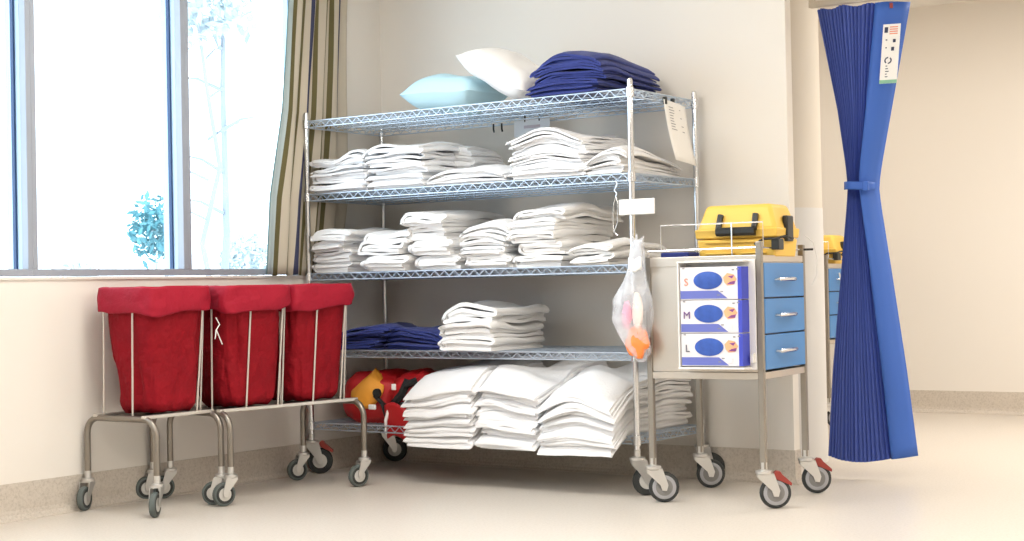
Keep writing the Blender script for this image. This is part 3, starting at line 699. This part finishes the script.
# dispenser fixed to the cart's front
mb = MB(); mb.box(.168, .474, -.020, -.0125, .555, .998); mb.box(.168, .455, -.10, -.008, .988, .994); mb.box(.170, .176, -.10, -.008, .560, .99); mb.box(.170, .452, -.106, -.008, .560, .568)
mb.build('glove_dispenser', M['white'], cart, smooth=False, bevel=.002)
mb = MB(); mb.box(.456, .468, -.045, -.017, .585, .62); mb.build('dispenser_catch', M['white'], cart, smooth=False)
R4 = Matrix.Rotation(CRZ, 4, 'Z')
def glove_box(k, letter, m, where):
    base = Vector((2.061, -.800, 0))+R4 @ Vector((.180, -.018, .572+.1335*k))
    t = thing('glove_box', base, 'white and blue carton of %s gloves marked %s, %s in the dispenser' % ({'S': 'small', 'M': 'medium', 'L': 'large'}[letter], letter, where), 'glove box', CRZ, group='glove boxes in the dispenser')
    W, D, H = .264, .076, .131
    MB().box(0, W, -D, 0, 0, H).build('carton', M['box'], t, smooth=False, bevel=.002)
    mb = MB(); mb.box(W-.015, W+.0015, -D-.0015, -.002, .001, H-.001); mb.build('blue_side', M['boxblue'], t, smooth=False)
    y = -D-.001
    # faded blue band along the bottom
    mb = MB(); mb.add([(0.002, y, .004), (W*.78, y, .004), (W*.62, y, .036), (.002, y, .036)], [(0, 1, 2, 3)]); mb.build('blue_band', M['boxblue2'], t, smooth=False)
    def oval(c, a, b, yy, nm, mm, bulge=.0):
        q = MB(); n = 32; vs = [(c[0], yy-bulge, c[1])]
        for f_ in (.5, .85, 1.): vs += [(c[0]+a*f_*math.cos(2*PI*i/n), yy-bulge*(1-f_**2), c[1]+b*f_*math.sin(2*PI*i/n)) for i in range(n)]
        fs = [(0, 1+i, 1+(i+1) % n) for i in range(n)]
        for r_ in range(2): fs += [(1+r_*n+i, 1+(r_+1)*n+i, 1+(r_+1)*n+(i+1) % n, 1+r_*n+(i+1) % n) for i in range(n)]
        q.add(vs, fs); return q.build(nm, mm, t)
    oval((.122, .077), .062, .036, y-.001, 'opening', M['oval'], .006 if letter == 'S' else .002)
    # printed hand stretching a glove
    q = MB(); q.add([(.188, y-.0006, .088), (.205, y-.0006, .105), (.232, y-.0006, .100), (.246, y-.0006, .080), (.232, y-.0006, .058), (.205, y-.0006, .055), (.192, y-.0006, .068)], [tuple(range(7))]); q.build('printed_hand', M['skin'], t, smooth=False)
    q = MB(); q.add([(.208, y-.0012, .092), (.236, y-.0012, .096), (.226, y-.0012, .082)], [(0, 1, 2)]); q.add([(.202, y-.0012, .060), (.236, y-.0012, .060), (.240, y-.0012, .074), (.218, y-.0012, .070)], [(0, 1, 2, 3)]); q.build('printed_glove', M['purple'], t, smooth=False)
    q = MB()
    for (a, b) in ((.012, .124), (.225, .115), (.245, .118)): q.box(a, a+.010, y-.0008, y, b, b+.005)
    for (a, b) in ((.16, .016), (.175, .030)): q.box(a, a+.012, y-.0008, y, b, b+.004)
    q.build('small_print', M['ink'], t, smooth=False)
    q = MB(); q.box(.205, .222, y-.0010, y, .012, .032); q.build('printed_symbol', M['box'], t, smooth=False)
    text('size_letter', letter, .042, (.028, y-.0012, .070), (PI/2, 0, 0), m, t)
glove_box(2, 'S', M['letter_s'], 'top')
glove_box(1, 'M', M['letter_m'], 'middle')
glove_box(0, 'L', M['letter_l'], 'bottom')
mb = MB(); mb.box(0, .13, 0, .10, 0, .030); tray_box = mb.build('folded_pad', M['navy'], smooth=False, bevel=.006, xf=(2.085, -.74, 1.006))
tag(tray_box, 'flat dark blue pad lying on the cart top behind the plastic bag', 'pad')

def hard_case(loc, rz, W, D, H, label):
    t = thing('hard_case', loc, label, 'carry case', rz)
    def shell(z0, z1, ins0, ins1):
        q = MB(); q.add([(-W/2+ins0, -D/2+ins0, z0), (W/2-ins0, -D/2+ins0, z0), (W/2-ins0, D/2-ins0, z0), (-W/2+ins0, D/2-ins0, z0),
                         (-W/2+ins1, -D/2+ins1, z1), (W/2-ins1, -D/2+ins1, z1), (W/2-ins1, D/2-ins1, z1), (-W/2+ins1, D/2-ins1, z1)],
                        [(0, 3, 2, 1), (4, 5, 6, 7), (0, 1, 5, 4), (1, 2, 6, 5), (2, 3, 7, 6), (3, 0, 4, 7)]); return q
    shell(0, H*.36, .012, .004).build('case_base', M['yellow'], t, bevel=.008)
    q = shell(H*.37, H*.55, .0, -.004); q.build('rim', M['yellow'], t, bevel=.006)
    q = shell(H*.50, H, .0, .034); q.build('lid', M['yellow'], t, bevel=.016)
    # moulded ribs on the lower front
    q = MB(); q.box(-W*.38, -W*.02, -D/2-.004, -D/2+.01, H*.07, H*.11); q.box(W*.06, W*.36, -D/2-.004, -D/2+.01, H*.07, H*.11); q.box(-W*.38, W*.36, -D/2-.002, -D/2+.01, H*.28, H*.33)
    q.build('rib', M['yellow'], t, bevel=.003)
    # handle on the sloping front of the lid
    f = lambda x, s, o=.008: (x, -D/2+.034*max(s, 0)-o*.9, H*.50+H*.50*s+o*.4)
    q = MB(); x0, x1 = -W*.19, W*.24
    q.path([f(x0, .60), f(x0-.004, .25), f(x0-.004, .0, .012)], .013, 6); q.path([f(x1, .60), f(x1+.0, .25), f(x1+.0, .0, .012)], .013, 6)
    q.path([f(x0-.010, -.06, .013), f(x1+.006, -.06, .013)], .019, 8); q.build('handle', M['black'], t)
    for s in (-1, 1):
        q = MB(); q.box(s*(W/2)-.012, s*(W/2)+.012, -.03, .04, H*.30, H*.78); q.build('latch', M['black'], t, bevel=.005)
    q = MB(); q.box(W/2-.02, W/2+.014, -D/2-.010, -D/2+.05, .03, .075); q.build('front_latch', M['black'], t, bevel=.004)
    q = MB(); q.path([(W/2-.09, -D/2-.012, .055), (W/2-.05, -D/2-.016, .075), (W/2, -D/2-.010, .075), (W/2+.03, -D/2+.02, .085), (W/2+.05, -D/2+.06, .075)], .005, 6); q.build('strap', M['black'], t)
    return t
pc = Vector((2.061, -.800, 0))+R4 @ Vector((.332, .270, 1.006))
hard_case(pc, CRZ, .355, .27, .222, 'yellow hard carry case with a black handle on top of the steel cart').scale = (1, 1, 1)
# thin white cable hanging behind the cart's rear post
tag(MB().path([(0, 0, .12), (.03, .015, .09), (.045, .02, .02), (.04, .02, -.05), (.02, .015, -.09)], .002, 6).build('cable', M['white'], xf=(2.535, -.285, .98)), 'thin white cable looping beside the rear post of the steel cart', 'cable')

# plastic bag with orange contents
pb = thing('plastic_bag', (2.035, -.852, 1.06), 'clear plastic bag with orange items, hanging from the front left corner of the steel cart', 'plastic bag')
keys = [(.03, .022, .010), (-.02, .036, .004), (-.08, .040, .0), (-.14, .056, -.008), (-.22, .084, -.022), (-.30, .090, -.028), (-.38, .072, -.014), (-.44, .044, .002), (-.475, .012, .010)]
def lerpk(v):
    f_ = v*(len(keys)-1); i = min(int(f_), len(keys)-2); a = f_-i
    return [keys[i][k]*(1-a)+keys[i+1][k]*a for k in range(3)]
def bagf(u, v):
    z, r, o = lerpk(v); a = 2*PI*u
    k = 1+.22*math.sin(a*4+z*22)*(.4+.6*v)+.25*noise.noise(Vector((math.cos(a)*1.5, math.sin(a)*1.5, z*9)))
    return (o+r*k*math.cos(a), .030+(r*.42)*k*math.sin(a)-.030, z)
mb = MB(); mb.grid(bagf, 40, 30, closed_u=True); mb.build('film', M['film'], pb, flat_angle=0)
mb = MB()
for k in range(5):
    a = -1.2+.6*k; mb.path([(0, 0, -.02), (.015*math.sin(a), -.004, .01+.012*(k % 2)), (.03*math.sin(a*1.3), -.008+.004*k, .035+.01*(k % 3))], [.010, .012, .003], 6)
mb.build('tied_top', M['film'], pb, flat_angle=0)
mb = MB(); mb.grid(lambda u, v: (-.026+.062*u, -.028-.006*math.sin(u*PI), -.045-.055*v+.006*math.sin(u*9)), 8, 4); mb.build('paper_band', M['paper'], pb, solid=.002, flat_angle=0)
ct = thing('bag_contents', (2.035, -.852, .62), 'orange and pink items lying inside the clear plastic bag', 'waste item')
blob(MB(), (-.002, -.006, .045), (.052, .022, .066), 2, 16, pw=1, amp=.3).build('orange_item', M['orange_content'], ct, flat_angle=0)
blob(MB(), (-.050, -.006, .16), (.022, .014, .060), 5, 12, pw=1, amp=.3).build('pink_item', M['pink_content'], ct, flat_angle=0)
blob(MB(), (-.002, .0, .17), (.026, .012, .080), 8, 12, pw=1, amp=.3).build('crumpled_film', mat('peach_film', (.92, .78, .70), .5), ct, flat_angle=0)

# ------------------------------------------------------------------ second cart in the far bay
C2 = Vector((1.418-.486, 2.545, 0))
t2 = steel_cart('second medical cart with blue drawers, half hidden behind the pleated curtain', C2, 0.03)
mb = MB(); mb.path([(.525+.018*math.sin(PI*k/14), .12+.03*math.sin(PI*k/14), .955-.30*k/14) for k in range(15)], .006, 6); mb.build('curved_reflection', M['white'], t2)  # white rod modelled in place of a curved reflection by the drawers
hard_case(C2+Vector((.27, .30, 1.006)), 0.03, .43, .27, .19, 'yellow hard carry case on the second cart, half hidden by the blue curtain')

# ------------------------------------------------------------------ pleated curtain and its rail
rl = thing('curtain_rail', (2.30, .36, 2.185), 'cream ceiling hung rail carrying the blue pleated curtain', 'rail')
mb = MB(); mb.box(0, 4.5, -.016, .016, 0, .028); mb.build('track', M['rail'], rl, smooth=False, bevel=.002)
mb = MB(); mb.box(0, .03, -.012, .012, .028, ZC-2.185); mb.box(2.2, 2.23, -.012, .012, .028, ZC-2.185); mb.build('hanger', M['rail'], rl, smooth=False)
mb = MB(); mb.box(.03, 4.5, -.004, .004, .028, .20); mb.build('fascia', M['wall'], rl, smooth=False)
dc = thing('pleated_curtain', (2.55, .36, .07), 'royal blue pleated privacy curtain gathered with a band, hanging on the right', 'curtain')
# outline: (z, left x, right x, split x) in world
OUT = [(.105, 2.352, 2.760, 2.668), (.50, 2.382, 2.715, 2.632), (1.00, 2.436, 2.647, 2.582), (1.25, 2.463, 2.611, 2.552), (1.338, 2.470, 2.603, 2.542), (1.44, 2.462, 2.620, 2.550), (1.70, 2.429, 2.675, 2.585), (2.165, 2.345, 2.772, 2.640)]
def outl(z):
    for a, b in zip(OUT, OUT[1:]):
        if z <= b[0]:
            f_ = max(0, (z-a[0])/(b[0]-a[0])); f2 = f_
            return [a[k]*(1-f2)+b[k]*f2 for k in (1, 2, 3)]
    return list(OUT[-1][1:])
NP = 17; PD = .014
def pleat(u, v):
    z = .105+(2.165-.105)*v; l, r, s = outl(z); wd = s-l
    k = u*NP; sc = abs(math.sin(PI*k))**.8
    bulge = -.050*math.sin(PI*min(1, u*.85+.12))*(wd/.24)
    x = l+wd*(u+.006*math.sin(u*23)); y = -PD*sc*(.8+.2*math.sin(int(k)*1.9))*(.6+.4*wd/.24)+bulge+.004
    zz = z+(-.030*math.sin(PI*min(1, u*.8+.1))*(1-v)**6)
    # the left edge panel turns forward slightly, top gathers wave
    zz += .012*(math.sin(u*16)*.5)*(v**12)
    return (x-2.55, y, zz-.07)
mb = MB(); mb.grid(pleat, NP*8, 44); mb.build('pleats', M['drape'], dc, smooth=True, flat_angle=35)
def edgep(u, v):
    z = .105+(2.165-.105)*v; l, r, s = outl(z)
    x = s+(r-s)*u; y = -.030-.02*(1-u)+.070*u*u-.01*math.sin(PI*u)
    return (x-2.55, y, z-.07-.012*(1-u)*(1-v)**6)
mb = MB(); mb.grid(edgep, 6, 44); mb.build('edge_panel', M['drape_light'], dc, solid=.003, flat_angle=0)
def band(u, v):
    l, r, s = outl(1.335); x = l-.006+(r-l+.012)*u
    y = -.075-.02*math.sin(PI*u)+.05*abs(2*u-1)**3
    return (x-2.55, y, 1.338+.018*(v*2-1)+.010*(1-u)-.006-.07)
mb = MB(); mb.grid(band, 14, 3); mb.build('tie_band', M['drape_light'], dc, solid=.006, flat_angle=0)
mb = MB(); mb.box(.025, .050, -.088, -.066, 1.242, 1.285); mb.build('band_buckle', M['drape_light'], dc, smooth=False, bevel=.004)
# instruction label sewn on the edge panel: card follows the slant of the panel
lab = MB(); LZ0, LZ1 = 1.792, 2.058
def lc(u, z, o): 
    f_ = (z-LZ0)/(LZ1-LZ0); xl = 2.657+.026*f_; return (xl+.074*u-2.55, -.068+.022*u-o, z-.07)
lab.add([lc(0, LZ0, 0), lc(1, LZ0, 0), lc(1, LZ1, 0), lc(0, LZ1, 0)], [(0, 1, 2, 3)]); lb = lab.build('care_label', M['paper'], dc, smooth=False, solid=.002)
def quad(m_, a, b, z0, z1): m_.add([lc(a, z0, .0022), lc(b, z0, .0022), lc(b, z1, .0022), lc(a, z1, .0022)], [(0, 1, 2, 3)])
q = MB(); quad(q, .10, .30, 2.020, 2.045); q.build('printed_icon', M['inkdark'], lb, smooth=False)
q = MB(); quad(q, .62, .78, 1.975, 1.99); quad(q, .2, .3, 1.985, 1.99); quad(q, .55, .72, 1.938, 1.955); quad(q, .22, .3, 1.95, 1.955)
n_ = 20
for i in range(n_):
    a0, a1 = 2*PI*i/n_, 2*PI*(i+1)/n_
    if i in (3, 4, 13, 14): continue
    P_ = lambda a, r_: lc(.42+r_*math.cos(a)/.074, 1.895+r_*math.sin(a), .0022)
    q.add([P_(a0, .010), P_(a1, .010), P_(a1, .016), P_(a0, .016)], [(0, 1, 2, 3)])
for k in range(5): quad(q, .30, .30+.1+.05*(k % 3), 1.868-.012*k, 1.872-.012*k)
q.build('label_print', M['inkdark'], lb, smooth=False)
q = MB()
for k in range(4): quad(q, .40, .86, 2.012+.010*k, 2.017+.010*k)
q.build('label_heading', M['letter_s'], lb, smooth=False)
q = MB(); quad(q, .0, 1., LZ0, LZ0+.016); q.build('label_strip', mat('green_strip', (.25, .50, .35), .6), lb, smooth=False)
q = MB(); q.lathe([(.008, -.01), (.008, .012)], (.165, -.05, 2.072), n=10); q.build('tassel', M['redplastic'], dc)

# ------------------------------------------------------------------ striped window curtain
sc = thing('window_curtain', (.0, -.60, SILL), 'beige curtain with olive and navy stripes gathered beside the window', 'curtain')
LFT = [(0, -.945), (.38, -.912), (.81, -.815), (1.36, -.748), (1.62, -.73)]
RGT = [(0, -.40), (.38, -.337), (.90, -.323), (1.41, -.292), (1.62, -.285)]
def lk(T, z):
    for a, b in zip(T, T[1:]):
        if z <= b[0]: f_ = (z-a[0])/(b[0]-a[0]); return a[1]*(1-f_)+b[1]*f_
    return T[-1][1]
NU, NV = 110, 30; us = []
def cur(u, v):
    z = 1.62*v; l, r = lk(LFT, z), lk(RGT, z)
    k = u+.05*noise.noise(Vector((u*5, v*2, 0)))
    y = l+(r-l)*u**(1.15-.1*v)+.008*math.sin(k*31+1.0+v*1.2)*min(1, u*1.8)
    g = min(1, max(0, (-.70-y)/.08))
    x = .022+.012*g+(.012+.008*g)*math.sin(k*31+1.2*math.sin(v*3))*(.10+.90*min(1, u*2.0))
    us.append(u); return (x, y+.60, z+.004*math.sin(u*30)*(1-v))
mb = MB(); mb.grid(cur, NU, NV); mb.u = us; mb.build('fabric', M['striped'], sc, solid=.0025, flat_angle=0)
mb = MB(); mb.tube((.021, -.25, 1.63), (.021, .42, 1.63), .010, 10); mb.build('curtain_pole', M['tube'], sc)

# ------------------------------------------------------------------ light
W_ = bpy.data.worlds.new('daylight'); bpy.context.scene.world = W_; W_.use_nodes = True
bg = W_.node_tree.nodes['Background']; bg.inputs[0].default_value = (.78, .90, 1.0, 1); bg.inputs[1].default_value = 4.2
def area(name, loc, rot, sx, sy, e, col, portal=False):
    l = bpy.data.lights.new(name, 'AREA'); l.shape = 'RECTANGLE'; l.size = sx; l.size_y = sy; l.energy = e; l.color = col
    if portal: l.cycles.is_portal = True
    o = bpy.data.objects.new(name, l); C.objects.link(o); o.location = loc; o.rotation_euler = rot; return o
area('window_portal', (-.20, -3.95, 1.8), (0, -PI/2, 0), 1.64, 6.5, 1, (1, 1, 1), True)
for (x, y, e) in ((1.6, -2.2, 34), (4.2, -2.2, 35), (1.9, -5.2, 32), (4.6, -5.2, 34), (6.8, -3.5, 34), (3.6, 1.9, 54), (6.2, 1.6, 56), (1.2, 2.2, 16)):
    area('ceiling_luminaire', (x, y, ZC-.03), (0, 0, 0), 1.2, .6, e, (1, .95, .88))

# ------------------------------------------------------------------ camera
cam = bpy.data.cameras.new('camera'); co = bpy.data.objects.new('camera', cam); C.objects.link(co)
yaw, pit, rol = .6002, .0114, -.0197
F = Vector((-math.sin(yaw)*math.cos(pit), math.cos(yaw)*math.cos(pit), math.sin(pit)))
R = Vector((math.cos(yaw), math.sin(yaw), 0)); U = R.cross(F)
R2 = R*math.cos(rol)+U*math.sin(rol); U2 = -R*math.sin(rol)+U*math.cos(rol)
m = Matrix((R2, U2, -F)).transposed().to_4x4(); m.translation = Vector((5.24936, -6.46672, .9))
co.matrix_world = m
cam.sensor_width = 36; cam.lens = 1558.1/1024*36; cam.clip_end = 300
sc_ = bpy.context.scene; sc_.camera = co
vs_ = sc_.view_settings; vs_.view_transform = 'Standard'; vs_.look = 'None'; vs_.exposure = 0.25; vs_.gamma = 1; vs_.use_curve_mapping = False
sc_.cycles.max_bounces = 10; sc_.cycles.diffuse_bounces = 6; sc_.cycles.transparent_max_bounces = 16; sc_.cycles.use_denoising = True
sc_.cycles.caustics_reflective = False; sc_.cycles.sample_clamp_indirect = 6
